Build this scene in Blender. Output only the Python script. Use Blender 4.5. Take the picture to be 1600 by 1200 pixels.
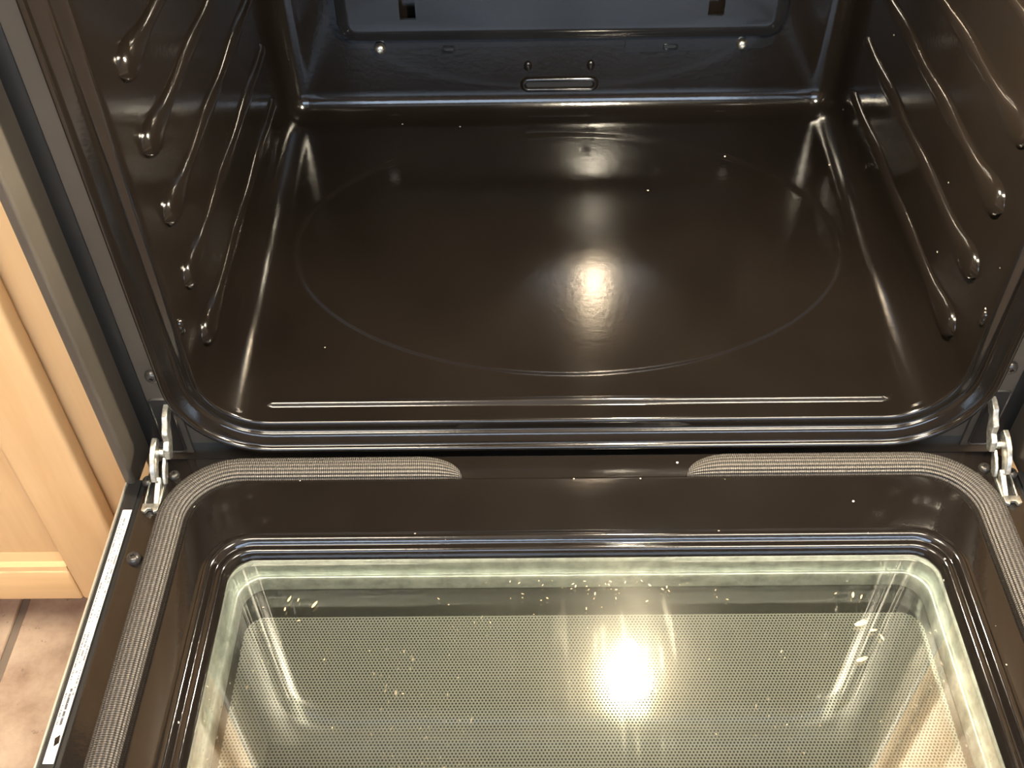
import bpy, bmesh, math, random
from mathutils import Vector, Matrix

random.seed(7)
for o in list(bpy.data.objects):
    bpy.data.objects.remove(o, do_unlink=True)
scene = bpy.context.scene
COL = scene.collection

# ------------------------------------------------------------------ camera
cam_d = bpy.data.cameras.new('camera')
cam_d.sensor_fit = 'HORIZONTAL'
cam_d.sensor_width = 36.0
cam_d.lens = 1644.56 / 1600 * 36.0
cam_d.clip_start = 0.02
cam = bpy.data.objects.new('camera', cam_d)
cam.location = (-0.0462, -0.5815, 0.6574)
cam.rotation_euler = (math.radians(43.8622), math.radians(0.7792), math.radians(-0.0537))
COL.objects.link(cam)
scene.camera = cam

# ------------------------------------------------------------------ world (daylight outside the window), lights, exposure
world = bpy.data.worlds.new('World')
scene.world = world
world.use_nodes = True
bg = world.node_tree.nodes['Background']
bg.inputs[0].default_value = (0.62, 0.78, 1.0, 1)
bg.inputs[1].default_value = 9.0

ROOM = dict(x0=-2.208, x1=2.192, y0=-2.685, y1=0.66, z0=-0.36, z1=2.08)
WIN = dict(x0=-1.25, x1=1.55, z0=0.75, z1=1.68)

pl = bpy.data.lights.new('window_portal', 'AREA')
pl.shape = 'RECTANGLE'
pl.size = WIN['x1'] - WIN['x0']
pl.size_y = WIN['z1'] - WIN['z0']
pl.cycles.is_portal = True
plo = bpy.data.objects.new('window_portal', pl)
plo.location = ((WIN['x0'] + WIN['x1']) / 2, ROOM['y0'] - 0.09, (WIN['z0'] + WIN['z1']) / 2)
plo.rotation_euler = (math.radians(90), 0, 0)
COL.objects.link(plo)

CEIL_LAMPS = [(-0.62, -0.80), (0.68, -0.80)]
CEIL_W = 33.0
BULB_STRENGTH = 2500.0

scene.view_settings.view_transform = 'Standard'
scene.view_settings.look = 'None'
scene.view_settings.exposure = 0.35
scene.view_settings.gamma = 1.0
scene.view_settings.use_curve_mapping = False

# ------------------------------------------------------------------ materials
def newmat(name):
    m = bpy.data.materials.new(name)
    m.use_nodes = True
    nt = m.node_tree
    return m, nt, nt.nodes['Principled BSDF'], nt.nodes['Material Output']

def N(nt, t, **kw):
    n = nt.nodes.new(t)
    for k, v in kw.items():
        setattr(n, k, v)
    return n

def math_node(nt, op, a, b=None, c=None):
    n = nt.nodes.new('ShaderNodeMath')
    n.operation = op
    for i, v in enumerate((a, b, c)):
        if v is None:
            continue
        if isinstance(v, (int, float)):
            n.inputs[i].default_value = v
        else:
            nt.links.new(v, n.inputs[i])
    return n.outputs[0]

def ramp(nt, fac, stops):
    r = nt.nodes.new('ShaderNodeValToRGB')
    el = r.color_ramp.elements
    while len(el) > 1:
        el.remove(el[0])
    el[0].position = stops[0][0]
    el[0].color = stops[0][1]
    for p, c in stops[1:]:
        e = el.new(p)
        e.color = c
    nt.links.new(fac, r.inputs[0])
    return r.outputs[0]

def noise(nt, vec, scale, detail=3, rough=0.5):
    n = nt.nodes.new('ShaderNodeTexNoise')
    n.inputs['Scale'].default_value = scale
    n.inputs['Detail'].default_value = detail
    n.inputs['Roughness'].default_value = rough
    if vec is not None:
        nt.links.new(vec, n.inputs['Vector'])
    return n.outputs['Fac']

def objco(nt, scale=None):
    tc = nt.nodes.new('ShaderNodeTexCoord')
    if scale is None:
        return tc.outputs['Object']
    mp = nt.nodes.new('ShaderNodeMapping')
    mp.inputs['Scale'].default_value = scale
    nt.links.new(tc.outputs['Object'], mp.inputs['Vector'])
    return mp.outputs[0]

def bump(nt, b, h, strength, dist):
    n = nt.nodes.new('ShaderNodeBump')
    n.inputs['Strength'].default_value = strength
    n.inputs['Distance'].default_value = dist
    nt.links.new(h, n.inputs['Height'])
    nt.links.new(n.outputs[0], b.inputs['Normal'])

def simple(name, col, rough=0.4, metal=0.0, spec=0.5):
    m, nt, b, o = newmat(name)
    b.inputs['Base Color'].default_value = (*col, 1)
    b.inputs['Roughness'].default_value = rough
    b.inputs['Metallic'].default_value = metal
    b.inputs['Specular IOR Level'].default_value = spec
    return m

def enamel(name, col, rough=0.13, peel=0.10, speck=0.0, speck_scale=60, wav=0.0, spec=0.55):
    m, nt, b, o = newmat(name)
    co = objco(nt)
    mot = noise(nt, co, 9, 4)
    c = ramp(nt, mot, [(0.3, (*[v * 0.8 for v in col], 1)), (0.75, (*[v * 1.25 for v in col], 1))])
    if speck > 0:
        v = N(nt, 'ShaderNodeTexVoronoi')
        v.inputs['Scale'].default_value = speck_scale
        nt.links.new(co, v.inputs['Vector'])
        sep = N(nt, 'ShaderNodeSeparateColor')
        nt.links.new(v.outputs['Color'], sep.inputs[0])
        near = math_node(nt, 'LESS_THAN', v.outputs['Distance'], math_node(nt, 'MULTIPLY', sep.outputs[1], 0.075))
        pick = math_node(nt, 'GREATER_THAN', sep.outputs[0], 1 - speck)
        f = math_node(nt, 'MULTIPLY', near, pick)
        mx = N(nt, 'ShaderNodeMix', data_type='RGBA')
        nt.links.new(f, mx.inputs[0])
        nt.links.new(c, mx.inputs[6])
        mx.inputs[7].default_value = (0.55, 0.5, 0.42, 1)
        c = mx.outputs[2]
    nt.links.new(c, b.inputs['Base Color'])
    b.inputs['Specular IOR Level'].default_value = spec
    rr = noise(nt, co, 22, 3)
    nt.links.new(math_node(nt, 'MULTIPLY_ADD', rr, 0.08, rough - 0.04), b.inputs['Roughness'])
    h = noise(nt, co, 190, 2)
    if wav > 0:
        h = math_node(nt, 'ADD', h, math_node(nt, 'MULTIPLY', noise(nt, co, 14, 2), wav))
    bump(nt, b, h, peel, 0.004)
    return m

M = {}
M['enamel'] = enamel('black_enamel', (0.0062, 0.0046, 0.0035), 0.145, 0.022, speck=0.10, speck_scale=45, wav=0.0)
M['liner'] = enamel('door_enamel', (0.0085, 0.0066, 0.0054), 0.13, 0.03, speck=0.6, speck_scale=70)
M['frame'] = enamel('frame_paint', (0.060, 0.051, 0.041), 0.42, 0.02)
M['cover'] = enamel('fan_cover_enamel', (0.009, 0.009, 0.010), 0.12, 0.01, spec=0.42)
M['glow_reflector'] = simple('polished_glow_reflector', (0.36, 0.32, 0.28), 0.17, 0.85)  # finish of the added reflector behind the floor glow
M['residue'] = simple('dried_food', (0.62, 0.47, 0.28), 0.5)
M['black'] = simple('black_parts_and_shade', (0.008, 0.008, 0.008), 0.5)  # black parts; also paints the shade in frame groove, vent and hinge slots
M['darkmetal'] = simple('dark_screw_metal', (0.06, 0.055, 0.05), 0.28, 0.6)
M['steel'] = simple('bright_steel', (0.78, 0.74, 0.66), 0.3, 1.0)
M['bodypaint'] = simple('range_side_paint', (0.03, 0.03, 0.03), 0.35)
M['trim'] = simple('door_edge_trim', (0.80, 0.77, 0.70), 0.35, 0.85)

def zinc():
    m, nt, b, o = newmat('zinc_plate')
    co = objco(nt)
    f = noise(nt, co, 240, 4)
    nt.links.new(ramp(nt, f, [(0.3, (0.34, 0.33, 0.29, 1)), (0.7, (0.80, 0.78, 0.70, 1))]), b.inputs['Base Color'])
    b.inputs['Metallic'].default_value = 0.9
    b.inputs['Roughness'].default_value = 0.33
    return m
M['zinc'] = zinc()

def galv():
    m, nt, b, o = newmat('galvanised_sheet')
    co = objco(nt)
    f = noise(nt, co, 85, 5, 0.65)
    nt.links.new(ramp(nt, f, [(0.28, (0.34, 0.37, 0.355, 1)), (0.62, (0.64, 0.70, 0.67, 1))]), b.inputs['Base Color'])
    b.inputs['Metallic'].default_value = 0.55
    b.inputs['Roughness'].default_value = 0.36
    return m
M['galv'] = galv()

def gasket_mat():
    m, nt, b, o = newmat('woven_gasket')
    uv = N(nt, 'ShaderNodeUVMap')
    sep = N(nt, 'ShaderNodeSeparateXYZ')
    nt.links.new(uv.outputs[0], sep.inputs[0])
    a = math_node(nt, 'SINE', math_node(nt, 'MULTIPLY', sep.outputs[0], 2 * math.pi / 0.0017))
    c = math_node(nt, 'SINE', math_node(nt, 'MULTIPLY', sep.outputs[1], 2 * math.pi * 9))
    h = math_node(nt, 'ADD', math_node(nt, 'MULTIPLY', a, 0.62), math_node(nt, 'MULTIPLY', c, 0.7))
    f = math_node(nt, 'MULTIPLY_ADD', h, 0.38, 0.5)
    nt.links.new(ramp(nt, f, [(0.1, (0.016, 0.014, 0.012, 1)), (0.55, (0.09, 0.08, 0.07, 1)), (1.0, (0.26, 0.23, 0.195, 1))]), b.inputs['Base Color'])
    b.inputs['Roughness'].default_value = 0.55
    b.inputs['Metallic'].default_value = 0.25
    bump(nt, b, h, 0.6, 0.001)
    return m
M['gasket'] = gasket_mat()

def glass_film(name, refl0, film, tint):
    """clean thin glass with a greasy film: transparent + sharp reflection + smeared rough reflection and streaks"""
    m, nt, b, o = newmat(name)
    nt.nodes.remove(b)
    co = objco(nt)
    tr = N(nt, 'ShaderNodeBsdfTransparent')
    tr.inputs[0].default_value = (*tint, 1)
    gl = N(nt, 'ShaderNodeBsdfGlossy')
    gl.inputs['Roughness'].default_value = 0.012
    gl.inputs[0].default_value = (1, 0.99, 0.95, 1)
    fr = N(nt, 'ShaderNodeFresnel')
    fr.inputs[0].default_value = 1.5
    ff = math_node(nt, 'MULTIPLY_ADD', fr.outputs[0], 1.6, refl0)
    mx = N(nt, 'ShaderNodeMixShader')
    nt.links.new(ff, mx.inputs[0])
    nt.links.new(tr.outputs[0], mx.inputs[1])
    nt.links.new(gl.outputs[0], mx.inputs[2])
    # greasy film
    sm = N(nt, 'ShaderNodeBsdfGlossy')
    sm.inputs['Roughness'].default_value = 0.27
    sm.inputs[0].default_value = (0.9, 0.86, 0.74, 1)
    df = N(nt, 'ShaderNodeBsdfDiffuse')
    df.inputs[0].default_value = (0.62, 0.58, 0.47, 1)
    md = N(nt, 'ShaderNodeMixShader')
    md.inputs[0].default_value = 0.08
    nt.links.new(sm.outputs[0], md.inputs[1])
    nt.links.new(df.outputs[0], md.inputs[2])
    patches = noise(nt, objco(nt, (1, 1, 1)), 7, 4)
    streak = noise(nt, objco(nt, (110, 9, 1)), 1.6, 3)
    streak2 = noise(nt, objco(nt, (13, 150, 1)), 1.2, 3)
    st = math_node(nt, 'MULTIPLY', math_node(nt, 'MAXIMUM', math_node(nt, 'SUBTRACT', streak, 0.58), 0.0), 2.2)
    st2 = math_node(nt, 'MULTIPLY', math_node(nt, 'MAXIMUM', math_node(nt, 'SUBTRACT', streak2, 0.62), 0.0), 1.4)
    pm = math_node(nt, 'MAXIMUM', math_node(nt, 'MULTIPLY', math_node(nt, 'SUBTRACT', patches, 0.35), 1.6), 0.15)
    fac = math_node(nt, 'MULTIPLY', math_node(nt, 'ADD', math_node(nt, 'ADD', st, st2), pm), film)
    fac = math_node(nt, 'MINIMUM', fac, 0.6)
    m2 = N(nt, 'ShaderNodeMixShader')
    nt.links.new(fac, m2.inputs[0])
    nt.links.new(mx.outputs[0], m2.inputs[1])
    nt.links.new(md.outputs[0], m2.inputs[2])
    # baked-on crumbs and dried drips
    crumb = math_node(nt, 'GREATER_THAN', noise(nt, objco(nt, (1, 0.45, 1)), 330, 3), 0.69)
    area = math_node(nt, 'GREATER_THAN', noise(nt, co, 9.5, 3), 0.58)
    dirt = math_node(nt, 'MULTIPLY', math_node(nt, 'MULTIPLY', crumb, area), 0.5)
    dd = N(nt, 'ShaderNodeBsdfDiffuse')
    dd.inputs[0].default_value = (0.42, 0.36, 0.26, 1)
    m3 = N(nt, 'ShaderNodeMixShader')
    nt.links.new(dirt, m3.inputs[0])
    nt.links.new(m2.outputs[0], m3.inputs[1])
    nt.links.new(dd.outputs[0], m3.inputs[2])
    nt.links.new(m3.outputs[0], o.inputs[0])
    return m
M['glass'] = glass_film('smeared_glass', 0.012, 0.0340, (0.965, 0.975, 0.955))

def dot_glass():
    """flat print on the lower pane: a mirror-like net with dark dots inside a plain dark border"""
    m, nt, b, o = newmat('dot_print_glass')
    tc = nt.nodes.new('ShaderNodeTexCoord')
    sep = N(nt, 'ShaderNodeSeparateXYZ')
    nt.links.new(tc.outputs['Object'], sep.inputs[0])
    X, Y = sep.outputs[0], sep.outputs[1]
    p = 0.00262
    q = p * math.sqrt(3)
    def cell(ox, oy):
        ax = math_node(nt, 'SUBTRACT', math_node(nt, 'FLOORED_MODULO', math_node(nt, 'ADD', X, 5 * p + ox), p), p / 2)
        ay = math_node(nt, 'SUBTRACT', math_node(nt, 'FLOORED_MODULO', math_node(nt, 'ADD', Y, 200 * q + oy), q), q / 2)
        return math_node(nt, 'SQRT', math_node(nt, 'ADD', math_node(nt, 'MULTIPLY', ax, ax), math_node(nt, 'MULTIPLY', ay, ay)))
    X = math_node(nt, 'ADD', X, 1.0)
    d = math_node(nt, 'MINIMUM', cell(0, 0), cell(p / 2, q / 2))
    net = math_node(nt, 'GREATER_THAN', d, 0.00078)
    # rounded-rectangle field: half size .2655 x .. , back edge at y=-.1365
    hx, hy, cy, r = 0.2655, 0.135, -0.2715, 0.016
    qx = math_node(nt, 'MAXIMUM', math_node(nt, 'SUBTRACT', math_node(nt, 'ABSOLUTE', sep.outputs[0]), hx - r), 0)
    qy = math_node(nt, 'MAXIMUM', math_node(nt, 'SUBTRACT', math_node(nt, 'ABSOLUTE', math_node(nt, 'SUBTRACT', sep.outputs[1], cy)), hy - r), 0)
    dd = math_node(nt, 'SQRT', math_node(nt, 'ADD', math_node(nt, 'MULTIPLY', qx, qx), math_node(nt, 'MULTIPLY', qy, qy)))
    inside = math_node(nt, 'LESS_THAN', dd, r)
    f = math_node(nt, 'MULTIPLY', net, inside)
    mc = N(nt, 'ShaderNodeMix', data_type='RGBA')
    nt.links.new(f, mc.inputs[0])
    mc.inputs[6].default_value = (0.020, 0.021, 0.019, 1)
    mc.inputs[7].default_value = (0.42, 0.43, 0.40, 1)
    nt.links.new(mc.outputs[2], b.inputs['Base Color'])
    nt.links.new(math_node(nt, 'MULTIPLY', f, 0.68), b.inputs['Metallic'])
    nt.links.new(math_node(nt, 'MULTIPLY_ADD', f, 0.018, 0.045), b.inputs['Roughness'])
    return m
M['dots'] = dot_glass()

def label_mat():
    m, nt, b, o = newmat('printed_label')
    tc = nt.nodes.new('ShaderNodeTexCoord')
    sep = N(nt, 'ShaderNodeSeparateXYZ')
    nt.links.new(tc.outputs['Generated'], sep.inputs[0])
    gx, gy = sep.outputs[0], sep.outputs[1]
    rows = math_node(nt, 'FLOORED_MODULO', math_node(nt, 'MULTIPLY', gx, 3.0), 1.0)
    inrow = math_node(nt, 'MULTIPLY', math_node(nt, 'GREATER_THAN', rows, 0.22), math_node(nt, 'LESS_THAN', rows, 0.78))
    rowid = math_node(nt, 'FLOOR', math_node(nt, 'MULTIPLY', gx, 3.0))
    cv = N(nt, 'ShaderNodeCombineXYZ')
    nt.links.new(math_node(nt, 'MULTIPLY', gy, 190.0), cv.inputs[0])
    nt.links.new(math_node(nt, 'MULTIPLY', rowid, 7.3), cv.inputs[1])
    nz = noise(nt, cv.outputs[0], 1.0, 1)
    ch = math_node(nt, 'GREATER_THAN', nz, 0.47)
    cv2 = N(nt, 'ShaderNodeCombineXYZ')
    nt.links.new(math_node(nt, 'MULTIPLY', gy, 9.0), cv2.inputs[0])
    nt.links.new(math_node(nt, 'MULTIPLY', rowid, 3.1), cv2.inputs[1])
    blk = math_node(nt, 'GREATER_THAN', noise(nt, cv2.outputs[0], 1.0, 0), 0.40)
    marg = math_node(nt, 'MULTIPLY', math_node(nt, 'GREATER_THAN', gy, 0.12), math_node(nt, 'LESS_THAN', gy, 0.965))
    f = math_node(nt, 'MULTIPLY', math_node(nt, 'MULTIPLY', inrow, ch), math_node(nt, 'MULTIPLY', blk, marg))
    bold = math_node(nt, 'MULTIPLY', math_node(nt, 'MULTIPLY', math_node(nt, 'GREATER_THAN', gy, 0.13), math_node(nt, 'LESS_THAN', gy, 0.26)),
                     math_node(nt, 'MULTIPLY', math_node(nt, 'GREATER_THAN', gx, 0.42), math_node(nt, 'LESS_THAN', gx, 0.66)))
    bold = math_node(nt, 'MULTIPLY', bold, math_node(nt, 'GREATER_THAN', noise(nt, cv.outputs[0], 1.6, 2), 0.40))
    f = math_node(nt, 'MAXIMUM', math_node(nt, 'MULTIPLY', f, 0.88), bold)
    mc = N(nt, 'ShaderNodeMix', data_type='RGBA')
    nt.links.new(f, mc.inputs[0])
    mc.inputs[6].default_value = (0.88, 0.87, 0.83, 1)
    mc.inputs[7].default_value = (0.06, 0.06, 0.06, 1)
    nt.links.new(mc.outputs[2], b.inputs['Base Color'])
    b.inputs['Roughness'].default_value = 0.45
    return m
M['label'] = label_mat()

def wood(name, vertical=True):
    m, nt, b, o = newmat(name)
    sc = (26, 26, 2.2) if vertical else (2.2, 26, 26)
    co = objco(nt, sc)
    g = noise(nt, co, 1.3, 5, 0.6)
    c = ramp(nt, g, [(0.25, (0.60, 0.36, 0.165, 1)), (0.55, (0.69, 0.445, 0.22, 1)), (0.8, (0.74, 0.50, 0.26, 1))])
    sp = noise(nt, objco(nt, (60, 60, 9) if vertical else (9, 60, 60)), 1.0, 2)
    sm = math_node(nt, 'MULTIPLY', math_node(nt, 'GREATER_THAN', sp, 0.74), 0.35)
    mx = N(nt, 'ShaderNodeMix', data_type='RGBA')
    nt.links.new(sm, mx.inputs[0])
    nt.links.new(c, mx.inputs[6])
    mx.inputs[7].default_value = (0.36, 0.19, 0.08, 1)
    nt.links.new(mx.outputs[2], b.inputs['Base Color'])
    b.inputs['Roughness'].default_value = 0.38
    bump(nt, b, g, 0.05, 0.002)
    return m
M['wood'] = wood('maple_upright')
M['woodh'] = wood('maple_level', False)

def tile_mat():
    m, nt, b, o = newmat('stone_tile')
    tc = nt.nodes.new('ShaderNodeTexCoord')
    oi = N(nt, 'ShaderNodeObjectInfo')
    va = N(nt, 'ShaderNodeVectorMath', operation='ADD')
    nt.links.new(tc.outputs['Object'], va.inputs[0])
    sc = N(nt, 'ShaderNodeVectorMath', operation='SCALE')
    nt.links.new(oi.outputs['Location'], sc.inputs[0])
    sc.inputs['Scale'].default_value = 3.7
    nt.links.new(sc.outputs[0], va.inputs[1])
    n1 = noise(nt, va.outputs[0], 13, 7, 0.66)
    n2 = noise(nt, va.outputs[0], 42, 4, 0.7)
    c = ramp(nt, n1, [(0.30, (0.27, 0.175, 0.12, 1)), (0.45, (0.42, 0.305, 0.22, 1)), (0.58, (0.52, 0.40, 0.295, 1)), (0.72, (0.60, 0.49, 0.37, 1))])
    pit = math_node(nt, 'MULTIPLY', math_node(nt, 'GREATER_THAN', n2, 0.635), 0.6)
    mx = N(nt, 'ShaderNodeMix', data_type='RGBA')
    nt.links.new(pit, mx.inputs[0])
    nt.links.new(c, mx.inputs[6])
    mx.inputs[7].default_value = (0.20, 0.14, 0.10, 1)
    nt.links.new(mx.outputs[2], b.inputs['Base Color'])
    b.inputs['Roughness'].default_value = 0.42
    bump(nt, b, n1, 0.2, 0.004)
    return m
M['tile'] = tile_mat()
M['grout'] = simple('grout', (0.20, 0.155, 0.115), 0.9)
def wallpaint(name, col):
    m, nt, b, o = newmat(name)
    f = noise(nt, objco(nt), 60, 3)
    nt.links.new(ramp(nt, f, [(0.3, (*[v * 0.96 for v in col], 1)), (0.7, (*col, 1))]), b.inputs['Base Color'])
    b.inputs['Roughness'].default_value = 0.8
    bump(nt, b, f, 0.05, 0.003)
    return m
M['wall'] = wallpaint('wall_paint', (0.34, 0.28, 0.22))
M['ceiling'] = wallpaint('ceiling_paint', (0.75, 0.70, 0.62))
M['white'] = simple('white_window_paint', (0.8, 0.8, 0.78), 0.4)
M['counter'] = enamel('dark_stone_counter', (0.05, 0.045, 0.04), 0.25, 0.02)

def emit(name, col, s):
    m, nt, b, o = newmat(name)
    b.inputs['Base Color'].default_value = (*col, 1)
    b.inputs['Emission Color'].default_value = (*col, 1)
    b.inputs['Emission Strength'].default_value = s
    return m
M['bulb'] = emit('lit_bulb', (1.0, 0.88, 0.67), BULB_STRENGTH)
M['lampglow'] = emit('lit_ceiling_diffuser', (1.0, 0.88, 0.70), CEIL_W)

# ------------------------------------------------------------------ mesh helpers
def link(o, parent=None):
    COL.objects.link(o)
    if parent is not None:
        o.parent = parent
        if parent.type == 'EMPTY':
            o.matrix_parent_inverse = Matrix.Translation(parent.location).inverted()
    return o

def mesh_obj(name, verts, faces, mat, parent=None, angle=35, smooth=True, loc=None, uvs=None):
    me = bpy.data.meshes.new(name)
    me.from_pydata([tuple(v) for v in verts], [], faces)
    bm = bmesh.new()
    bm.from_mesh(me)
    bmesh.ops.recalc_face_normals(bm, faces=bm.faces)
    bm.to_mesh(me)
    bm.free()
    me.update()
    if smooth:
        me.polygons.foreach_set('use_smooth', [True] * len(me.polygons))
        if angle is not None:
            me.set_sharp_from_angle(angle=math.radians(angle))
    if uvs is not None:
        lay = me.uv_layers.new(name='UVMap')
        for lp in me.loops:
            lay.data[lp.index].uv = uvs[lp.vertex_index]
    me.materials.append(M[mat])
    o = bpy.data.objects.new(name, me)
    if loc:
        o.location = loc
    return link(o, parent)

def thing(name, loc, label, cat, group=None):
    o = bpy.data.objects.new(name, None)
    o.location = loc
    o.empty_display_size = 0.1
    COL.objects.link(o)
    o['label'] = label
    o['category'] = cat
    if group:
        o['group'] = group
    return o

def bev_box(name, x0, x1, y0, y1, z0, z1, mat, parent=None, bevel=0.002, seg=2, loc=None):
    me = bpy.data.meshes.new(name)
    bm = bmesh.new()
    bmesh.ops.create_cube(bm, size=1)
    for v in bm.verts:
        v.co = Vector(((x0 + x1) / 2 + v.co.x * (x1 - x0), (y0 + y1) / 2 + v.co.y * (y1 - y0), (z0 + z1) / 2 + v.co.z * (z1 - z0)))
    if bevel > 0:
        bmesh.ops.bevel(bm, geom=list(bm.edges), offset=bevel, segments=seg, profile=0.5, affect='EDGES')
    bm.to_mesh(me)
    bm.free()
    me.polygons.foreach_set('use_smooth', [True] * len(me.polygons))
    me.set_sharp_from_angle(angle=math.radians(40))
    me.materials.append(M[mat])
    o = bpy.data.objects.new(name, me)
    if loc:
        o.location = loc
    return link(o, parent)

def rrect(hx, b0, b1, r, nx=1, ny=1, nc=8):
    """closed rounded rectangle, |a|<=hx, b0<=b<=b1; starts at bottom-left end of the bottom straight"""
    r = max(r, 1e-4)
    pts = []
    def seg(p, q, n):
        for i in range(n):
            t = i / n
            pts.append((p[0] + (q[0] - p[0]) * t, p[1] + (q[1] - p[1]) * t))
    def arc(cx, cy, a0):
        for i in range(nc):
            a = math.radians(a0 + 90 * i / nc)
            pts.append((cx + r * math.cos(a), cy + r * math.sin(a)))
    seg((-hx + r, b0), (hx - r, b0), nx)
    arc(hx - r, b0 + r, -90)
    seg((hx, b0 + r), (hx, b1 - r), ny)
    arc(hx - r, b1 - r, 0)
    seg((hx - r, b1), (-hx + r, b1), nx)
    arc(-hx + r, b1 - r, 90)
    seg((-hx, b1 - r), (-hx, b0 + r), ny)
    arc(-hx + r, b0 + r, 180)
    return pts

def loft(rings, closed=True, cap0=False, cap1=False):
    n = len(rings[0])
    verts = [p for r in rings for p in r]
    faces = []
    for k in range(len(rings) - 1):
        for i in range(n if closed else n - 1):
            j = (i + 1) % n
            faces.append((k * n + i, k * n + j, (k + 1) * n + j, (k + 1) * n + i))
    if cap0:
        faces.append(tuple(range(n)))
    if cap1:
        faces.append(tuple(range((len(rings) - 1) * n, len(rings) * n)))
    return verts, faces

def catmull(pts, k=4):
    out = []
    n = len(pts)
    for i in range(n - 1):
        p0, p1, p2, p3 = pts[max(i - 1, 0)], pts[i], pts[i + 1], pts[min(i + 2, n - 1)]
        for s in range(k):
            t = s / k
            out.append(tuple(0.5 * ((2 * b) + (-a + c) * t + (2 * a - 5 * b + 4 * c - d) * t * t + (-a + 3 * b - 3 * c + d) * t ** 3)
                             for a, b, c, d in zip(p0, p1, p2, p3)))
    out.append(tuple(pts[-1]))
    return out

def prism_x(name, pts_yz, x0, x1, mat, parent, bevel=0.0007):
    """polygon in the YZ plane given thickness along x"""
    n = len(pts_yz)
    v = [(x0, y, z) for y, z in pts_yz] + [(x1, y, z) for y, z in pts_yz]
    f = [tuple(range(n)), tuple(range(n, 2 * n))] + [(i, (i + 1) % n, n + (i + 1) % n, n + i) for i in range(n)]
    o = mesh_obj(name, v, f, mat, parent, angle=30)
    if bevel:
        bm = bmesh.new()
        bm.from_mesh(o.data)
        ed = [e for e in bm.edges if len(e.link_faces) == 2 and e.calc_face_angle(0) > 0.6]
        bmesh.ops.bevel(bm, geom=ed, offset=bevel, segments=2, profile=0.5, affect='EDGES')
        bm.to_mesh(o.data)
        bm.free()
    return o

def prism_z(name, pts_xy, z0, z1, mat, parent, bevel=0.0012):
    n = len(pts_xy)
    v = [(x, y, z0) for x, y in pts_xy] + [(x, y, z1) for x, y in pts_xy]
    f = [tuple(range(n)), tuple(range(n, 2 * n))] + [(i, (i + 1) % n, n + (i + 1) % n, n + i) for i in range(n)]
    o = mesh_obj(name, v, f, mat, parent, angle=30)
    if bevel:
        bm = bmesh.new()
        bm.from_mesh(o.data)
        ed = [e for e in bm.edges if e.calc_face_angle(0) > 0.5]
        bmesh.ops.bevel(bm, geom=ed, offset=bevel, segments=3, profile=0.5, affect='EDGES')
        bm.to_mesh(o.data)
        bm.free()
        o.data.polygons.foreach_set('use_smooth', [True] * len(o.data.polygons))
        o.data.set_sharp_from_angle(angle=math.radians(30))
    return o

_screw = {}
def screw(loc, r, axis, mat, parent, name='screw', dome=0.6):
    """pan-head screw with a cross recess; axis '-y' or '+z' is the way the head faces"""
    key = (round(r, 5), axis, mat, dome)
    if key not in _screw:
        prof = [(1.0, 0.0), (1.0, 0.15), (0.94, 0.30), (0.80, 0.46), (0.58, 0.56), (0.36, 0.60), (0.30, 0.59), (0.24, 0.36), (0.05, 0.34)]
        n = 20
        rings = []
        for pr, ph in prof:
            ring = []
            for i in range(n):
                a = 2 * math.pi * i / n
                rr = pr
                if pr < 0.33:
                    rr = pr * (0.62 + 0.55 * abs(math.cos(2 * a)))
                u, v, w = rr * r * math.cos(a), rr * r * math.sin(a), ph * r * dome / 0.6
                ring.append((u, -w, v) if axis == '-y' else (u, v, w))
            rings.append(ring)
        v, f = loft(rings, cap1=True)
        o = mesh_obj(name, v, f, mat, parent, angle=45)
        _screw[key] = o.data
    else:
        o = bpy.data.objects.new(name, _screw[key])
        link(o, parent)
    o.location = loc
    return o

def structure(o):
    o['kind'] = 'structure'
    return o

# ------------------------------------------------------------------ the room
R = ROOM
fl = structure(bev_box('floor', R['x0'], R['x1'], R['y0'], R['y1'], R['z0'] - 0.05, R['z0'] - 0.003, 'grout', bevel=0))
tile_me = None
TS, GAP = 0.40, 0.009
gx0 = -0.608 - TS * 4
gy0 = 0.115 - TS * 7
for i in range(12):
    for j in range(9):
        cx, cy = gx0 + TS * (i + 0.5), gy0 + TS * (j + 0.5)
        if cx - TS / 2 < R['x0'] - .001 or cx + TS / 2 > R['x1'] + .001 or cy - TS / 2 < R['y0'] - .001 or cy + TS / 2 > R['y1']:
            continue
        if tile_me is None:
            h = (TS - GAP) / 2
            t = bev_box('tile', -h, h, -h, h, -0.004, 0.0, 'tile', fl, bevel=0.0015, seg=1)
            tile_me = t.data
        else:
            t = bpy.data.objects.new('tile', tile_me)
            link(t, fl)
        t.location = (cx, cy, R['z0'])
cut_me = None
for i in range(11):                                   # cut row along the back wall
    y0c, y1c = gy0 + TS * 8, R['y1']
    if cut_me is None:
        hx_, hy_ = (TS - GAP) / 2, (y1c - y0c - GAP) / 2
        t = bev_box('tile', -hx_, hx_, -hy_, hy_, -0.004, 0.0, 'tile', fl, bevel=0.0015, seg=1)
        cut_me = t.data
    else:
        t = bpy.data.objects.new('tile', cut_me)
        link(t, fl)
    t.location = (gx0 + TS * (i + 0.5), (y0c + y1c) / 2, R['z0'])
structure(bev_box('ceiling', R['x0'] - .1, R['x1'] + .1, R['y0'] - .1, R['y1'] + .1, R['z1'], R['z1'] + 0.1, 'ceiling', bevel=0))
structure(bev_box('wall_back', R['x0'], R['x1'], R['y1'], R['y1'] + 0.1, R['z0'] - 0.05, R['z1'], 'wall', bevel=0))
structure(bev_box('wall_left', R['x0'] - .1, R['x0'], R['y0'], R['y1'], R['z0'] - 0.05, R['z1'], 'wall', bevel=0))
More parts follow.
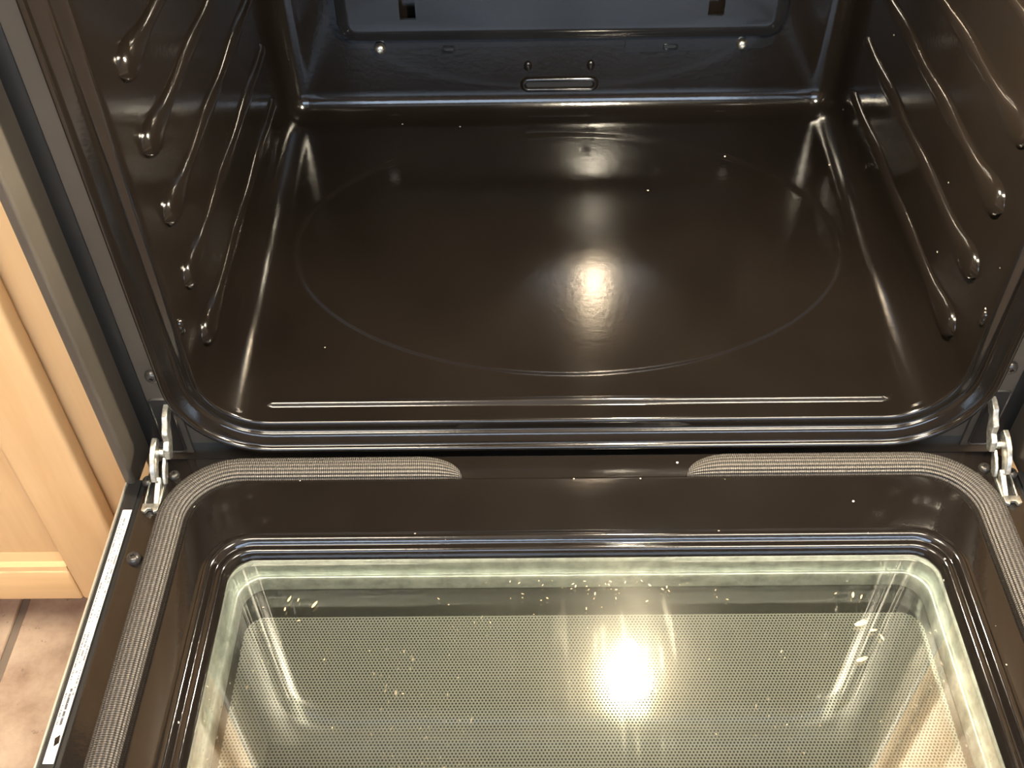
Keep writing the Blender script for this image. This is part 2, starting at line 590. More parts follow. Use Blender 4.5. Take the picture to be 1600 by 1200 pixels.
structure(bev_box('wall_right', R['x1'], R['x1'] + .1, R['y0'], R['y1'], R['z0'] - 0.05, R['z1'], 'wall', bevel=0))
def wall_with_window():
    xs = [R['x0'], WIN['x0'], WIN['x1'], R['x1']]
    zs = [R['z0'] - 0.05, WIN['z0'], WIN['z1'], R['z1']]
    bm = bmesh.new()
    y0, y1 = R['y0'] - 0.1, R['y0']
    for i in range(3):
        for k in range(3):
            if i == 1 and k == 1:
                continue
            r = bmesh.ops.create_cube(bm, size=1)
            for v in r['verts']:
                v.co = Vector(((xs[i] + xs[i + 1]) / 2 + v.co.x * (xs[i + 1] - xs[i]), (y0 + y1) / 2 + v.co.y * (y1 - y0), (zs[k] + zs[k + 1]) / 2 + v.co.z * (zs[k + 1] - zs[k])))
    me = bpy.data.meshes.new('wall_front')
    bm.to_mesh(me)
    bm.free()
    me.materials.append(M['wall'])
    o = bpy.data.objects.new('wall_front', me)
    link(o)
    structure(o)
wall_with_window()
w = bpy.data.objects.new('window_1', None)
w.location = ((WIN['x0'] + WIN['x1']) / 2, R['y0'] - 0.05, WIN['z0'])
COL.objects.link(w)
structure(w)
yw0, yw1 = R['y0'] - 0.08, R['y0'] - 0.02
bev_box('window_frame', WIN['x0'], WIN['x1'], yw0, yw1, WIN['z0'], WIN['z0'] + .05, 'white', w)
bev_box('window_frame', WIN['x0'], WIN['x1'], yw0, yw1, WIN['z1'] - .05, WIN['z1'], 'white', w)
for xx in (WIN['x0'], (WIN['x0'] + WIN['x1']) / 2 - .025, WIN['x1'] - .05):
    bev_box('window_frame', xx, xx + .05, yw0, yw1, WIN['z0'] + .05, WIN['z1'] - .05, 'white', w)

for k, (lx, ly) in enumerate(CEIL_LAMPS):
    t = thing('ceiling_lamp', (lx, ly, R['z1']), ['square ceiling light panel over the left cabinet side', 'square ceiling light panel over the right cabinet side'][k], 'ceiling lamp', 'kitchen ceiling lamps')
    z1 = R['z1']
    for x0, x1, y0, y1 in ((-.36, .36, .32, .36), (-.36, .36, -.36, -.32), (-.36, -.32, -.32, .32), (.32, .36, -.32, .32)):
        bev_box('lamp_frame', lx + x0, lx + x1, ly + y0, ly + y1, z1 - 0.06, z1, 'white', t)
    bev_box('lamp_diffuser', lx - .32, lx + .32, ly - .32, ly + .32, z1 - 0.045, z1, 'lampglow', t, bevel=0)

# ------------------------------------------------------------------ the range
rng = thing('wall_oven', (0, 0.3, -0.10), 'black built-in oven with its door pulled open and interior lamp lit', 'oven')

# --- cavity: pressed enamel shell with rolled lip, ribbed floor and oval
CW, CH, CD = 0.3095, 0.440, 0.490
NX, NY, NC = 280, 60, 12
def floor_h(x, y):
    h = 0.0
    d = math.sqrt((x / 0.269) ** 2 + ((y - 0.2505) / 0.188) ** 2)
    t = min(max((1.0 - d) / 0.026 + 0.5, 0), 1)
    h -= 0.0019 * t * t * (3 - 2 * t)
    bx = max(abs(x) - 0.2915, 0.0)
    rr = math.hypot(bx, y - 0.0295)
    if rr < 0.0055:
        h += 0.0032 * (0.5 + 0.5 * math.cos(math.pi * rr / 0.0055))
    return h
rings = []
lip = catmull([(0.0265, 0.014), (0.0265, 0.006), (0.0263, -0.0002), (0.0253, -0.0032), (0.0235, -0.0042), (0.0216, -0.0036), (0.0206, -0.0020),
               (0.0199, -0.0002), (0.0178, 0.0008), (0.0132, 0.0032), (0.0118, 0.0042), (0.0108, 0.0054), (0.0100, 0.0070),
               (0.0082, 0.0075), (0.0040, 0.0076), (0.0016, 0.0081), (0.0003, 0.0098), (0.0, 0.0140)], 3)
for s, y in lip:
    rings.append([(a, y, b) for a, b in rrect(CW + s, -s, CH + s, 0.052 + s, NX, NY, NC)])
ys = []
y = 0.0165
while y < 0.466:
    ys.append(y)
    y += 0.0007 if 0.0215 < y < 0.0375 else 0.0019
for y in ys:
    t = min(y / 0.45, 1)
    r = 0.052 + (0.024 - 0.052) * (t ** 0.8)
    ring = []
    pts = rrect(CW, 0.0, CH, r, NX, NY, NC)
    for i, (a, b) in enumerate(pts):
        if i <= NX:
            b += floor_h(a, y)
        ring.append((a, y, b))
    rings.append(ring)
rb = 0.023
for k in range(1, 9):
    t = math.pi / 2 * k / 8
    off = -rb * (1 - math.cos(t))
    rings.append([(a, CD - rb + rb * math.sin(t), b) for a, b in rrect(CW + off, -off, CH + off, 0.024 + off, NX, NY, NC)])
rings.append([(a, CD, b) for a, b in rrect(CW - rb - 0.004, rb + .004, CH - rb - .004, 0.003, NX, NY, NC)])
v, f = loft(rings, cap1=True)
cav = mesh_obj('oven_cavity', v, f, 'enamel', rng, angle=50)
cav['label'] = 'glossy black enamel oven interior'

# rack guides pressed from the side walls
def rack_guide_mesh():
    L0, L1 = 0.046, 0.425
    n = 90
    rings = []
    m = 14
    for i in range(n + 1):
        t = i / n
        y = L0 + (L1 - L0) * t
        e = min((y - L0) / 0.016, 1.0)
        e2 = min((L1 - y) / 0.02, 1.0)
        env = math.sqrt(max(1 - (1 - e) ** 2, 0)) * math.sqrt(max(1 - (1 - e2) ** 2, 0))
        wv = 0.0056 + 0.0042 * math.exp(-((y - 0.062) / 0.026) ** 2) + 0.0008 * math.cos((y - 0.07) * 2 * math.pi / 0.12)
        wv *= max(env, 0.02)
        hh = (0.0062 + 0.0030 * math.exp(-((y - 0.068) / 0.035) ** 2)) * max(env, 0.02)
        ring = []
        for k in range(m + 1):
            a = math.pi * k / m
            c = math.cos(a)
            prof = math.sin(a) ** 0.7 if 0 < k < m else 0
            ring.append((hh * prof - 0.0012, y, wv * 1.25 * c - 0.002 * prof))
        rings.append(ring)
    return loft(rings, closed=False)
gv, gf = rack_guide_mesh()
gme = {}
for sx in (-1, 1):
    for k, z in enumerate((0.0585, 0.121, 0.183, 0.243, 0.303, 0.363)):
        if sx not in gme:
            o = mesh_obj('rack_guide', [(-sx * a, b, c) for a, b, c in gv], gf, 'enamel', cav, angle=60)
            gme[sx] = o.data
        else:
            o = bpy.data.objects.new('rack_guide', gme[sx])
            link(o, cav)
        o.location = (sx * CW, 0, z)
    # small pressed dimple beside the opening
    rings = []
    for k in range(7):
        t = math.pi / 2 * k / 6
        rings.append([(-sx * 0.004 * math.sin(t), 0.0045 * max(math.cos(t), .03) * math.cos(2 * math.pi * i / 16), 0.008 * max(math.cos(t), .03) * math.sin(2 * math.pi * i / 16)) for i in range(16)])
    dv, df_ = loft(rings, cap1=True)
    mesh_obj('wall_dimple', dv, df_, 'enamel', cav, loc=(sx * CW, 0.016, 0.104))

# vent slot low on the back wall, with rolled rim and two dimples above it
def vent():
    prof = catmull([(0.0060, 0.0005), (0.0045, -0.0022), (0.0020, -0.0034), (0.0, -0.0020), (-0.0008, 0.002), (-0.001, -0.0004)], 3)
    rings = [[(a, CD + y, b) for a, b in rrect(0.0385 + s, 0.0285 - s, 0.0365 + s, 0.004 + s, 4, 1, 8)] for s, y in prof]
    v, f = loft(rings)
    o = mesh_obj('vent_rim', v, f, 'enamel', cav, angle=60)
    v, f = loft([[(a, CD - 0.0006, b) for a, b in rrect(0.0376, 0.0292, 0.0358, 0.0032, 4, 1, 8)]], cap0=True)
    mesh_obj('vent_hole', v, f, 'black', cav)  # flat black face painted in for the dark inside of the vent
    for x in (-0.0355, 0.0345):
        rings = []
        for k in range(7):
            t = math.pi / 2 * k / 6
            rings.append([(0.0045 * max(math.cos(t), .03) * math.cos(2 * math.pi * i / 16), -0.0035 * math.sin(t), 0.0065 * max(math.cos(t), .03) * math.sin(2 * math.pi * i / 16)) for i in range(16)])
        v, f = loft(rings, cap1=True)
        mesh_obj('wall_dimple', v, f, 'enamel', cav, loc=(x, CD, 0.0555))
vent()

# --- convection fan cover on the back wall
def fan_cover():
    zb, zt, hw = 0.0955, 0.395, 0.2395
    yf = CD - 0.019
    prof = catmull([(0.0, CD - 0.001), (0.0, CD - 0.014), (-0.0035, yf + 0.0025), (-0.011, yf), (-0.016, yf)], 4)
    rings = [[(a, y, b) for a, b in rrect(hw + s, zb - s, zt + s, 0.0215 + s, 6, 4, 8)] for s, y in prof]
    v, f = loft(rings)
    last = rings[-1]
    bm = bmesh.new()
    vv = [bm.verts.new(p) for p in v]
    for q in f:
        bm.faces.new([vv[i] for i in q])
    n = len(last)
    ring_v = vv[(len(rings) - 1) * n:]
    edges = [bm.edges.get((ring_v[i], ring_v[(i + 1) % n])) for i in range(n)]
    for sx in (-1, 1):
        cs = [(sx * 0.1545, 0.1215), (sx * 0.1715, 0.1215), (sx * 0.1715, 0.36), (sx * 0.1545, 0.36)]
        hv = [bm.verts.new((x, yf, z)) for x, z in cs]
        edges += [bm.edges.new((hv[i], hv[(i + 1) % 4])) for i in range(4)]
        bv = [bm.verts.new((x, yf + 0.004, z)) for x, z in cs]
        for i in range(4):
            bm.faces.new((hv[i], hv[(i + 1) % 4], bv[(i + 1) % 4], bv[i]))
    bmesh.ops.triangle_fill(bm, use_beauty=True, use_dissolve=False, edges=edges)
    bmesh.ops.recalc_face_normals(bm, faces=bm.faces)
    me = bpy.data.meshes.new('fan_cover')
    bm.to_mesh(me)
    bm.free()
    me.polygons.foreach_set('use_smooth', [True] * len(me.polygons))
    me.set_sharp_from_angle(angle=math.radians(30))
    me.materials.append(M['cover'])
    o = bpy.data.objects.new('fan_cover', me)
    link(o, rng)
    o['label'] = 'fan cover panel with upright slots on the oven back wall'
    # mounting flange under the cover
    def flange(name, x0, x1, z0):
        pts = [(x0, z0), (x1 - 0.012, z0 + 0.004), (x1 - 0.003, z0 + 0.008), (x1, zb + 0.004), (x0, zb + 0.004)]
        nn = len(pts)
        vv = [(x, CD - 0.0035, z) for x, z in pts] + [(x, CD + 0.001, z) for x, z in pts]
        ff = [tuple(range(nn)), tuple(range(nn, 2 * nn))] + [(i, (i + 1) % nn, nn + (i + 1) % nn, nn + i) for i in range(nn)]
        mesh_obj(name, vv, ff, 'cover', o, angle=20)
    flange('mounting_flange', 0.0715, 0.236, 0.0715)
    pts = [(-0.232, 0.0800), (-0.10, 0.0795), (0.069, 0.0800), (0.069, 0.09), (-0.236, 0.09)]
    nn = len(pts)
    vv = [(x, CD - 0.002, z) for x, z in pts] + [(x, CD + 0.001, z) for x, z in pts]
    ff = [tuple(range(nn)), tuple(range(nn, 2 * nn))] + [(i, (i + 1) % nn, nn + (i + 1) % nn, nn + i) for i in range(nn)]
    mesh_obj('mounting_flange', vv, ff, 'cover', o, angle=20)
    for x in (-0.198, 0.1985):
        screw((x, CD - 0.0036, 0.0815), 0.0062, '-y', 'steel', o, dome=1.1)
    for x, s in ((-0.123, 0.8), (0.121, 1.0)):
        bev_box('locating_tab', x - .008 * s, x + .008 * s, CD - 0.006, CD - 0.002, 0.0755, 0.0815, 'cover', o, bevel=0.0012)
    # added cone, out of view, that reflects the bulb's glow onto the floor
    cone = [(0.128, 0.0005, 0.300), (0.122, -0.0008, 0.302), (0.114, -0.0020, 0.3055), (0.034, -0.0188, 0.3400), (0.028, -0.0196, 0.3420), (0.018, -0.0200, 0.3440)]
    v, f = loft([[(0.052 + r * math.cos(2 * math.pi * i / 64), yf + y, zc + r * 0.72 * math.sin(2 * math.pi * i / 64)) for i in range(64)] for r, y, zc in cone], cap1=True)
    mesh_obj('added_glow_cone', v, f, 'glow_reflector', o, angle=40)
    # fan wheel behind the slots: a dark drum with blades
    drum = []
    for k, (rr, yy) in enumerate([(0.10, CD - 0.004), (0.10, CD - 0.010), (0.03, CD - 0.012)]):
        drum.append([(rr * math.cos(2 * math.pi * i / 40), yy, 0.24 + rr * math.sin(2 * math.pi * i / 40)) for i in range(40)])
    v, f = loft(drum, cap1=True)
    mesh_obj('fan_wheel', v, f, 'steel', o)
fan_cover()

# --- lamp under the cavity roof
def oven_lamp():
    lx, lz = 0.080, 0.408
    t = bev_box('oven_lamp', lx - .024, lx + .024, 0.020, 0.036, 0.386, 0.4405, 'steel', rng, bevel=0.003)
    t['label'] = 'lit oven bulb under the roof of the oven'
    prof = [(0.036, 0.0070), (0.043, 0.0080), (0.050, 0.0098), (0.058, 0.0112), (0.066, 0.0108), (0.073, 0.0080), (0.077, 0.0038), (0.0785, 0.0006)]
    rings = [[(lx + r * math.cos(2 * math.pi * i / 16), y, lz + r * math.sin(2 * math.pi * i / 16)) for i in range(16)] for y, r in prof]
    v, f = loft(rings, cap0=True, cap1=True)
    mesh_obj('bulb', v, f, 'bulb', t, angle=80)
oven_lamp()

# --- front frame around the opening
def front_frame():
    for sx in (-1, 1):
        pts = [(-.330, .0075), (-.3545, .0075), (-.3560, .0150), (-.3695, .0150), (-.3705, -.0285), (-.3720, -.0310), (-.3780, -.0310), (-.3793, -.0290), (-.3793, .03), (-.330, .03)]
        o = prism_z('frame_post', [(-sx * x, y) for x, y in pts], -0.038, 0.53, 'frame', rng)
        screw((sx * 0.3415, 0.0075, 0.0590), 0.0062, '-y', 'darkmetal', o, dome=0.85)
        a, b = sorted((sx * 0.3562, sx * 0.3700))
        bev_box('groove_shade_strip', a, b, 0.0110, 0.0160, -0.036, 0.528, 'black', o, bevel=0.001)  # black strip added to paint the shade in the groove
        # hinge slot with a pressed surround
        v, f = loft([[(sx * 0.3445 + a, y, b) for a, b in rrect(0.0075 + s, -0.034 - s, 0.030 + s, 0.003 + s, 1, 1, 5)] for s, y in ((0.002, 0.0076), (0.0008, 0.0062), (0, 0.0070))], cap1=False)
        mesh_obj('hinge_slot_rim', v, f, 'darkmetal', o)
        v, f = loft([[(sx * 0.3445 + a, 0.0070, b) for a, b in rrect(0.0075, -0.034, 0.030, 0.003, 1, 1, 5)]], cap0=True)
        mesh_obj('hinge_slot', v, f, 'black', o)  # flat black face stands in for the slot's dark depth
    v, f = loft([[(a, y, b) for a, b in rrect(hx, z0, z1, r, 1, 1, 12)] for hx, z0, z1, r, y in
                 ((0.3335, -0.024, 0.464, 0.076, 0.012), (0.3335, -0.024, 0.464, 0.076, 0.0100), (0.352, -0.045, 0.500, 0.002, 0.0100), (0.352, -0.045, 0.500, 0.002, 0.012))])
    mesh_obj('frame_face', v, f, 'frame', rng, angle=30)
    bev_box('frame_sill', -.366, .366, 0.0095, 0.03, -0.075, -0.0262, 'bodypaint', rng, bevel=0.002)
    bev_box('frame_header', -.366, .366, 0.0095, 0.03, 0.4660, 0.53, 'frame', rng, bevel=0.002)
front_frame()
# body: sides, rear, base and control panel
for sx in (-1, 1):
    a, b = sorted((sx * 0.368, sx * 0.376))
    bev_box('side_panel', a, b, 0.030, 0.60, -0.10, 0.53, 'bodypaint', rng, bevel=0.001)
bev_box('rear_panel', -.368, .368, 0.585, 0.60, -0.10, 0.53, 'bodypaint', rng, bevel=0.001)
bev_box('base_panel', -.368, .368, 0.012, 0.585, -0.104, -0.096, 'bodypaint', rng, bevel=0.001)
bev_box('top_panel', -.376, .376, 0.03, 0.60, 0.53, 0.54, 'bodypaint', rng, bevel=0.001)
cp = bev_box('control_panel', -.378, .378, -0.030, 0.030, 0.531, 0.66, 'bodypaint', rng, bevel=0.006)

# --- hinges
def ribbon(cl, ws):
    """closed outline around a centre line in (y,z) with half-widths"""
    up, dn = [], []
    for i, (p, wd) in enumerate(zip(cl, ws)):
        a = cl[max(i - 1, 0)]
        b = cl[min(i + 1, len(cl) - 1)]
        d = Vector((b[0] - a[0], b[1] - a[1])).normalized()
        nrm = Vector((-d.y, d.x))
        up.append((p[0] + nrm.x * wd, p[1] + nrm.y * wd))
        dn.append((p[0] - nrm.x * wd, p[1] - nrm.y * wd))
    return up + dn[::-1]
def hinge(sx):
    def X(a, b):
        return sorted((sx * a, sx * b))
    claw = ribbon([(.012, .022), (.004, .0205), (-.002, .0175), (-.005, .015), (-.010, .009), (-.012, .002), (-.018, -.003), (-.0215, -.010)],
                  [.0035, .0042, .0052, .0040, .0058, .0045, .0055, .0030])
    a, b = X(0.3365, 0.3415)
    root = prism_x('hinge', claw, a, b, 'zinc', rng)
    root['label'] = 'zinc-plated door hinge'
    link_o = ribbon([(-.012, .004), (-.018, .001), (-.0255, -.003), (-.033, -.010), (-.0385, -.019)], [.0030, .0052, .0056, .0052, .0034])
    a, b = X(0.3465, 0.3510)
    prism_x('hinge_link', link_o, a, b, 'zinc', root)
    link_i = ribbon([(-.0205, -.010), (-.026, -.015), (-.031, -.020), (-.036, -.026)], [.0022, .0038, .0042, .002])
    a, b = X(0.3410, 0.3440)
    prism_x('hinge_link', link_i, a, b, 'zinc', root)
    a, b = X(0.3425, 0.3470)
    prism_x('hinge_pin', [(-.017 + .0042 * math.cos(2 * math.pi * i / 14), -.0075 + .0042 * math.sin(2 * math.pi * i / 14)) for i in range(14)], a, b, 'steel', root)
    # channel walls sunk into the door, thin black box painted in as the slot's darkness
    for xx in (0.3435, 0.3555):
        a, b = X(xx, xx + 0.0014)
        prism_x('hinge_channel', [(-.026, -.040), (-.026, -.027), (-.036, -.0265), (-.058, -.0285), (-.058, -.040)], a, b, 'zinc', root, bevel=0.0003)
    a, b = X(0.3449, 0.3555)
    bev_box('hinge_slot', a, b, -0.058, -0.024, -0.034, -0.0296, 'black', root, bevel=0.0003)
    a, b = X(0.3445, 0.3490)
    prism_x('hinge_arm', ribbon([(-.034, -.020), (-.044, -.0255), (-.054, -.030)], [.003, .003, .002]), a, b, 'zinc', root)
    # notched clip at the end
    cx = sx * 0.3500
    pts = [(-.0068, .000), (.0068, .000), (.0068, -.0070), (.0035, -.0085), (.0022, -.0052), (-.0022, -.0052), (-.0035, -.0085), (-.0068, -.0070)]
    prism_z('hinge_clip', [(cx + x, -.0555 + y) for x, y in pts], -.0298, -.0262, 'zinc', root, bevel=0.0004)
for s_ in (-1, 1):
    hinge(s_)

# --- the open door
def door():
    zl = -0.030
    R1 = [(.3625, -.0035, -.490, .014, -.050), (.3625, -.0035, -.490, .014, -.0345), (.3615, -.0042, -.489, .014, -.0315), (.3590, -.0065, -.4865, .013, zl),
          (.3200, -.0290, -.4600, .044, zl), (.3185, -.0302, -.4588, .043, zl + .0006), (.3165, -.0318, -.4570, .042, zl + .0022), (.3140, -.0340, -.4550, .041, zl + .0028),
          (.2975, -.0845, -.4350, .036, zl + .0030)]
    bead = catmull([(.2970, -.0850, .0030), (.2950, -.0868, .0036), (.2925, -.0893, .0052), (.2895, -.0923, .0054), (.2870, -.0948, .0034), (.2853, -.0965, .0012),
                    (.2832, -.0986, .0016), (.2810, -.1008, .0020), (.2788, -.1030, .0004), (.2772, -.1046, -.0040), (.2768, -.1050, -.0080)], 4)
    rings = []
    for hx, yb, yf, r, z in R1:
        rings.append([(a, b, z) for a, b in rrect(hx, yf, yb, r, 1, 1, 12)])
    for hx, yb, h in bead:
        yf = -.435 + (.2970 - hx)
        rings.append([(a, b, zl + h) for a, b in rrect(hx, yf, yb, 0.0355 - (.2970 - hx) * 0.8, 1, 1, 12)])
    v, f = loft(rings)
    d = mesh_obj('oven_door', v, f, 'liner', rng, angle=40)
    d['label'] = 'open oven door lying level, enamel inner face'
    # outer skin of the door: pan with thin bright edge, black ledge inside it
    for sx in (-1, 1):
        a, b = sorted((sx * 0.3768, sx * 0.3785))
        bev_box('door_edge', a, b, -0.500, -0.0265, -0.092, -0.0295, 'trim', d, bevel=0.0005)
        a, b = sorted((sx * 0.3600, sx * 0.3765))
        bev_box('door_ledge', a, b, -0.495, -0.0265, -0.060, -0.0330, 'black', d, bevel=0.0005)
        a, b = sorted((sx * 0.3655, sx * 0.3762))
        bev_box('label_ledge', a, b, -0.490, -0.0270, -0.0325, -0.0312, 'black', d, bevel=0.0004)
    bev_box('door_front', -.378, .378, -.512, -.500, -0.092, -0.030, 'trim', d, bevel=0.002)
    bev_box('outer_glass', -.3765, .3765, -.500, -.010, -0.092, -0.086, 'black', d, bevel=0.001)
    # door handle across the front edge
    n = 16
    rings = [[(x, -.556 + .011 * math.cos(2 * math.pi * i / n), -.062 + .011 * math.sin(2 * math.pi * i / n)) for i in range(n)] for x in (-.33, -.32, .32, .33)]
    v, f = loft(rings, cap0=True, cap1=True)
    hd = mesh_obj('door_handle', v, f, 'trim', d)
    for x in (-.30, .30):
        bev_box('handle_post', x - .012, x + .012, -.552, -.512, -.072, -.052, 'trim', hd, bevel=0.003)
    # galvanised surround under the pane
    S = catmull([(.2766, -.1052, -.0368), (.2762, -.1056, -.0420), (.2758, -.1060, -.0535), (.2750, -.1068, -.0552), (.2728, -.1090, -.0545), (.2715, -.1103, -.0560), (.2710, -.1108, -.0600), (.2708, -.1110, -.0695)], 4)
    rings = [[(a, b, z) for a, b in rrect(hx, -.435 + (.2970 - hx), yb, 0.019 + (hx - .2708) * 0.3, 1, 1, 12)] for hx, yb, z in S]
    v, f = loft(rings)
    mesh_obj('metal_surround', v, f, 'galv', d, angle=40)
    # panes
    def pane(name, hx, yb, yf, r, z0, z1, mat):
        v, f = loft([[(a, b, z) for a, b in rrect(hx, yf, yb, r, 1, 1, 8)] for z in (z0, z1)], cap0=True, cap1=True)
        return mesh_obj(name, v, f, mat, d, angle=30)
    g = pane('window_pane', .2766, -.1052, -.4145, .019, -.0392, -.0362, 'glass')
    g['label'] = 'smeared inner window pane'
    g2 = pane('dotted_pane', .2708, -.1110, -.4088, .017, -.0740, -.0700, 'dots')
    g2['label'] = 'lower pane printed with a net of dark dots'
    # gasket: open woven tube, gap in the middle of the hinge side
    path = []
    hx, yb, yf, r = .3325, -.0195, -.4600, .052
    def arc(cx, cy, a0, a1, k=18):
        for i in range(k + 1):
            a = math.radians(a0 + (a1 - a0) * i / k)
            path.append((cx + r * math.cos(a), cy + r * math.sin(a)))
    def line(p, q, k):
        for i in range(k):
            path.append((p[0] + (q[0] - p[0]) * i / k, p[1] + (q[1] - p[1]) * i / k))
    line((-.097, yb), (-.14, yb), 22)
    line((-.14, yb), (-hx + r, yb), 24)
    arc(-hx + r, yb - r, 90, 180)
    line((-hx, yb - r), (-hx, yf + r), 50)
    arc(-hx + r, yf + r, 180, 270)
    line((-hx + r, yf), (hx - r, yf), 50)
    arc(hx - r, yf + r, 270, 360)
    line((hx, yf + r), (hx, yb - r), 50)
    arc(hx - r, yb - r, 0, 90)
    line((hx - r, yb), (.134, yb), 24)
    line((.134, yb), (.091, yb), 22)
    path.append((.091, yb))
    L = [0.0]
    for i in range(1, len(path)):
        L.append(L[-1] + math.dist(path[i], path[i - 1]))
    T = L[-1]
    verts, uvs, rings = [], [], []
    m = 54
    for i, (px, py) in enumerate(path):
        a = path[max(i - 1, 0)]
        b = path[min(i + 1, len(path) - 1)]
        dx, dy = b[0] - a[0], b[1] - a[1]
        q = math.hypot(dx, dy) or 1
        nx_, ny_ = -dy / q, dx / q                     # points to the inside of the loop
        e = min(L[i], T - L[i])
        t = min(e / 0.036, 1)
        sc = max(math.sqrt(max(1 - (1 - t) ** 2, 0)), 0.06)
        ring = []
        for k in range(m + 1):
            ang = math.pi * k / m
            rib = 1 + 0.035 * math.cos(2 * math.pi * 9 * k / m)
            u = 0.0108 * math.cos(ang) * rib * sc + 0.0100 * (1 - sc)
            h = 0.0092 * (math.sin(ang) ** 0.75) * rib * (0.25 + 0.75 * sc)
            ring.append((px + nx_ * u, py + ny_ * u, zl - 0.0003 + h))
            uvs.append((L[i], k / m))
        rings.append(ring)
    v, f = loft(rings, closed=False)
    gk = mesh_obj('gasket', v, f, 'gasket', d, angle=70, uvs=uvs)
    gk['label'] = 'grey woven door gasket'
    # screws on the hinge side and the flank
    for sx in (-1, 1):
        screw((sx * 0.3590, -.0300, zl), 0.0052, '+z', 'darkmetal', d, dome=0.8)
        screw((sx * 0.3390, -.0270 + .003, zl), 0.0048, '+z', 'darkmetal', d, dome=0.8)
        screw((sx * 0.3520, -.1075, zl), 0.0058, '+z', 'darkmetal', d, dome=0.9)
    # rating label on the left ledge, with a torn chip near its lower end
    lb = bev_box('rating_label', -.3736, -.3662, -.2725, -.0585, -.0312, -.0309, 'label', d, bevel=0.0)
    lb['label'] = 'narrow white printed sticker'
    v = [(-.3705, -.2545, -.0307), (-.3672, -.2520, -.0302), (-.3664, -.2580, -.0300), (-.3696, -.2605, -.0306)]
    v = v + [(x, y, z - .0003) for x, y, z in v]
    mesh_obj('label_tear', v, [(0, 1, 2, 3), (4, 5, 6, 7), (0, 1, 5, 4), (1, 2, 6, 5), (2, 3, 7, 6), (3, 0, 4, 7)], 'liner', d, smooth=False)
door()

def residue():
    rnd = random.Random(4)
    spots = [(0.205, -.166, .012, .35), (0.213, -.172, .006, .2), (0.218, -.178, .006, 1.9), (0.199, -.196, .011, .3), (0.192, -.140, .003, 0.5), (0.205, -.141, .006, 1.3), (0.211, -.143, .005, 1.1),
             (-.226, -.141, .006, 1.2), (-.219, -.142, .004, 1.4), (-.206, -.146, .007, 1.0), (-.228, -.150, .004, 1.5), (-.216, -.160, .003, .2), (0.142, -.189, .003, 1.0)]
    for i in range(46):
        spots.append((rnd.gauss(0.0, .055), -.1265 - abs(rnd.gauss(0, .012)), rnd.uniform(.0010, .0032), rnd.uniform(0, 3)))
    for i in range(26):
        spots.append((rnd.uniform(-.25, .25), rnd.uniform(-.32, -.115), rnd.uniform(.0008, .0020), rnd.uniform(0, 3)))
    vs, fs = [], []
    for x, y, L, a in spots:
        wd = L * rnd.uniform(.25, .45) * .5
        n0 = len(vs)
        for k in range(7):
            t = 2 * math.pi * k / 7
            rr = rnd.uniform(.7, 1.1)
            u, w_ = L * .5 * rr * math.cos(t), wd * rr * math.sin(t)
            px, py = x + u * math.cos(a) - w_ * math.sin(a), y + u * math.sin(a) + w_ * math.cos(a)
            vs.append((px, py, -.03618))
            vs.append((px + (x - px) * .3, py + (y - py) * .3, -.0357))
        fs.append(tuple(n0 + 2 * k + 1 for k in range(7)))
        for k in range(7):
            j = (k + 1) % 7
            fs.append((n0 + 2 * k, n0 + 2 * j, n0 + 2 * j + 1, n0 + 2 * k + 1))
    o = mesh_obj('food_residue', vs, fs, 'residue', bpy.data.objects['oven_door'], angle=30)
    o['kind'] = 'stuff'
residue()

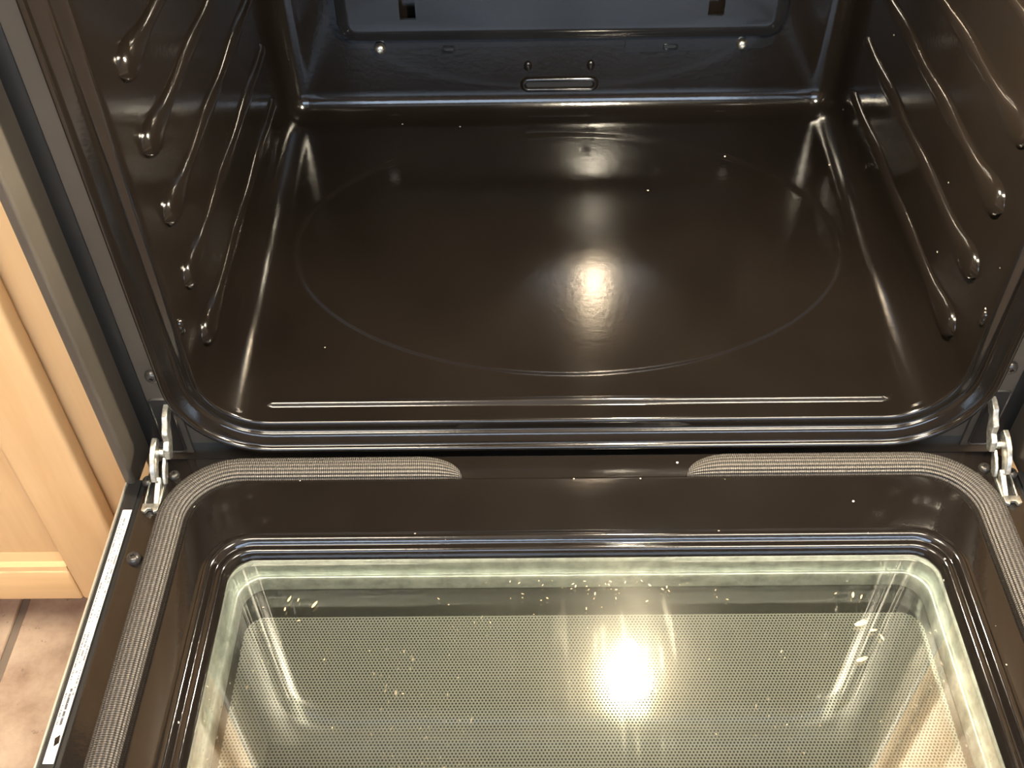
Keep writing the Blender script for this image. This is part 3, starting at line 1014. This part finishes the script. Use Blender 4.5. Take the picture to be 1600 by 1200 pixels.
# ------------------------------------------------------------------ tall cabinets: left and right of the oven, and the housing under and over it
def cab_door(t, x0, x1, z0, z1, sw=0.060, rw=0.050):
    """overlay door, front at y=0: recessed panel, two stiles, two rails and a sloping bead above the lower rail"""
    dp = bev_box('door', x0 + sw - .012, x1 - sw + .012, 0.0085, 0.0150, z0 + rw - .01, z1 - rw + .01, 'wood', t, 0.0005)
    bev_box('stile', x0, x0 + sw, 0.0, 0.0195, z0, z1, 'wood', dp, 0.004, 3)
    bev_box('stile', x1 - sw, x1, 0.0, 0.0195, z0, z1, 'wood', dp, 0.004, 3)
    bev_box('rail', x0 + sw, x1 - sw, 0.0, 0.0195, z0, z0 + rw, 'woodh', dp, 0.003, 3)
    bev_box('rail', x0 + sw, x1 - sw, 0.0, 0.0195, z1 - rw, z1, 'woodh', dp, 0.003, 3)
    a, b = x0 + sw, x1 - sw
    zz0, zz1 = z0 + rw, z0 + rw + 0.021
    v = [(a, 0.0010, zz0), (a, 0.0015, zz0 + .006), (a, 0.0060, zz0 + .009), (a, 0.0084, zz1), (a, 0.016, zz1), (a, 0.016, zz0)]
    v2 = [(b, y, z) for _, y, z in v]
    nn = len(v)
    mesh_obj('rail_bead', v + v2, [tuple(range(nn)), tuple(range(nn, 2 * nn))] + [(i, (i + 1) % nn, nn + (i + 1) % nn, nn + i) for i in range(nn)], 'woodh', dp, angle=20)
    return dp

ZF, ZT = R['z0'], 1.72
def tall_cabinet(sx, label):
    xi, xo = 0.3815, 0.86
    t = thing('kitchen_cabinet', (sx * 0.62, 0.3, ZF), label, 'cabinet', 'maple cabinets flanking the oven')
    def B(name, a, b, *r):
        a, b = sorted((sx * a, sx * b))
        return bev_box(name, a, b, *r)
    B('cabinet_box', xi, xo, 0.040, 0.64, ZF + 0.105, ZT, 'wood', t)
    B('frame_stile', xi, xi + 0.060, 0.0205, 0.040, ZF + 0.100, ZT, 'wood', t)
    B('frame_stile', xo - 0.060, xo, 0.0205, 0.040, ZF + 0.100, ZT, 'wood', t)
    for z0, z1 in ((ZF + .100, ZF + .140), (0.70, 0.76), (ZT - .04, ZT)):
        B('frame_rail', xi + .060, xo - .060, 0.0205, 0.040, z0, z1, 'woodh', t)
    B('toe_kick', xi, xo, 0.085, 0.10, ZF, ZF + 0.105, 'woodh', t)
    a, b = sorted((sx * 0.4320, sx * 0.814))
    cab_door(t, a, b, -0.2560, 0.715)
    cab_door(t, a, b, 0.745, ZT - .015)
tall_cabinet(-1, 'light maple cabinet left of the oven, above the stone tile floor')
tall_cabinet(1, 'light maple cabinet right of the oven, mirrored in the door glass')
t = thing('oven_housing_cabinet', (0, 0.3, ZF), 'maple cabinet housing that holds the oven from below and above', 'cabinet')
bev_box('toe_kick', -.380, .380, 0.085, 0.10, ZF, ZF + 0.105, 'woodh', t)
bev_box('lower_box', -.380, .380, 0.040, 0.64, ZF + 0.105, -0.106, 'wood', t)
bev_box('lower_panel', -.380, .380, 0.0205, 0.040, ZF + 0.100, -0.106, 'woodh', t)
bev_box('upper_box', -.380, .380, 0.040, 0.64, 0.662, ZT, 'wood', t)
bev_box('frame_rail', -.380, .380, 0.0205, 0.040, 0.662, 0.76, 'woodh', t)
cab_door(t, -.372, -.003, 0.745, ZT - .015)
cab_door(t, .003, .372, 0.745, ZT - .015)
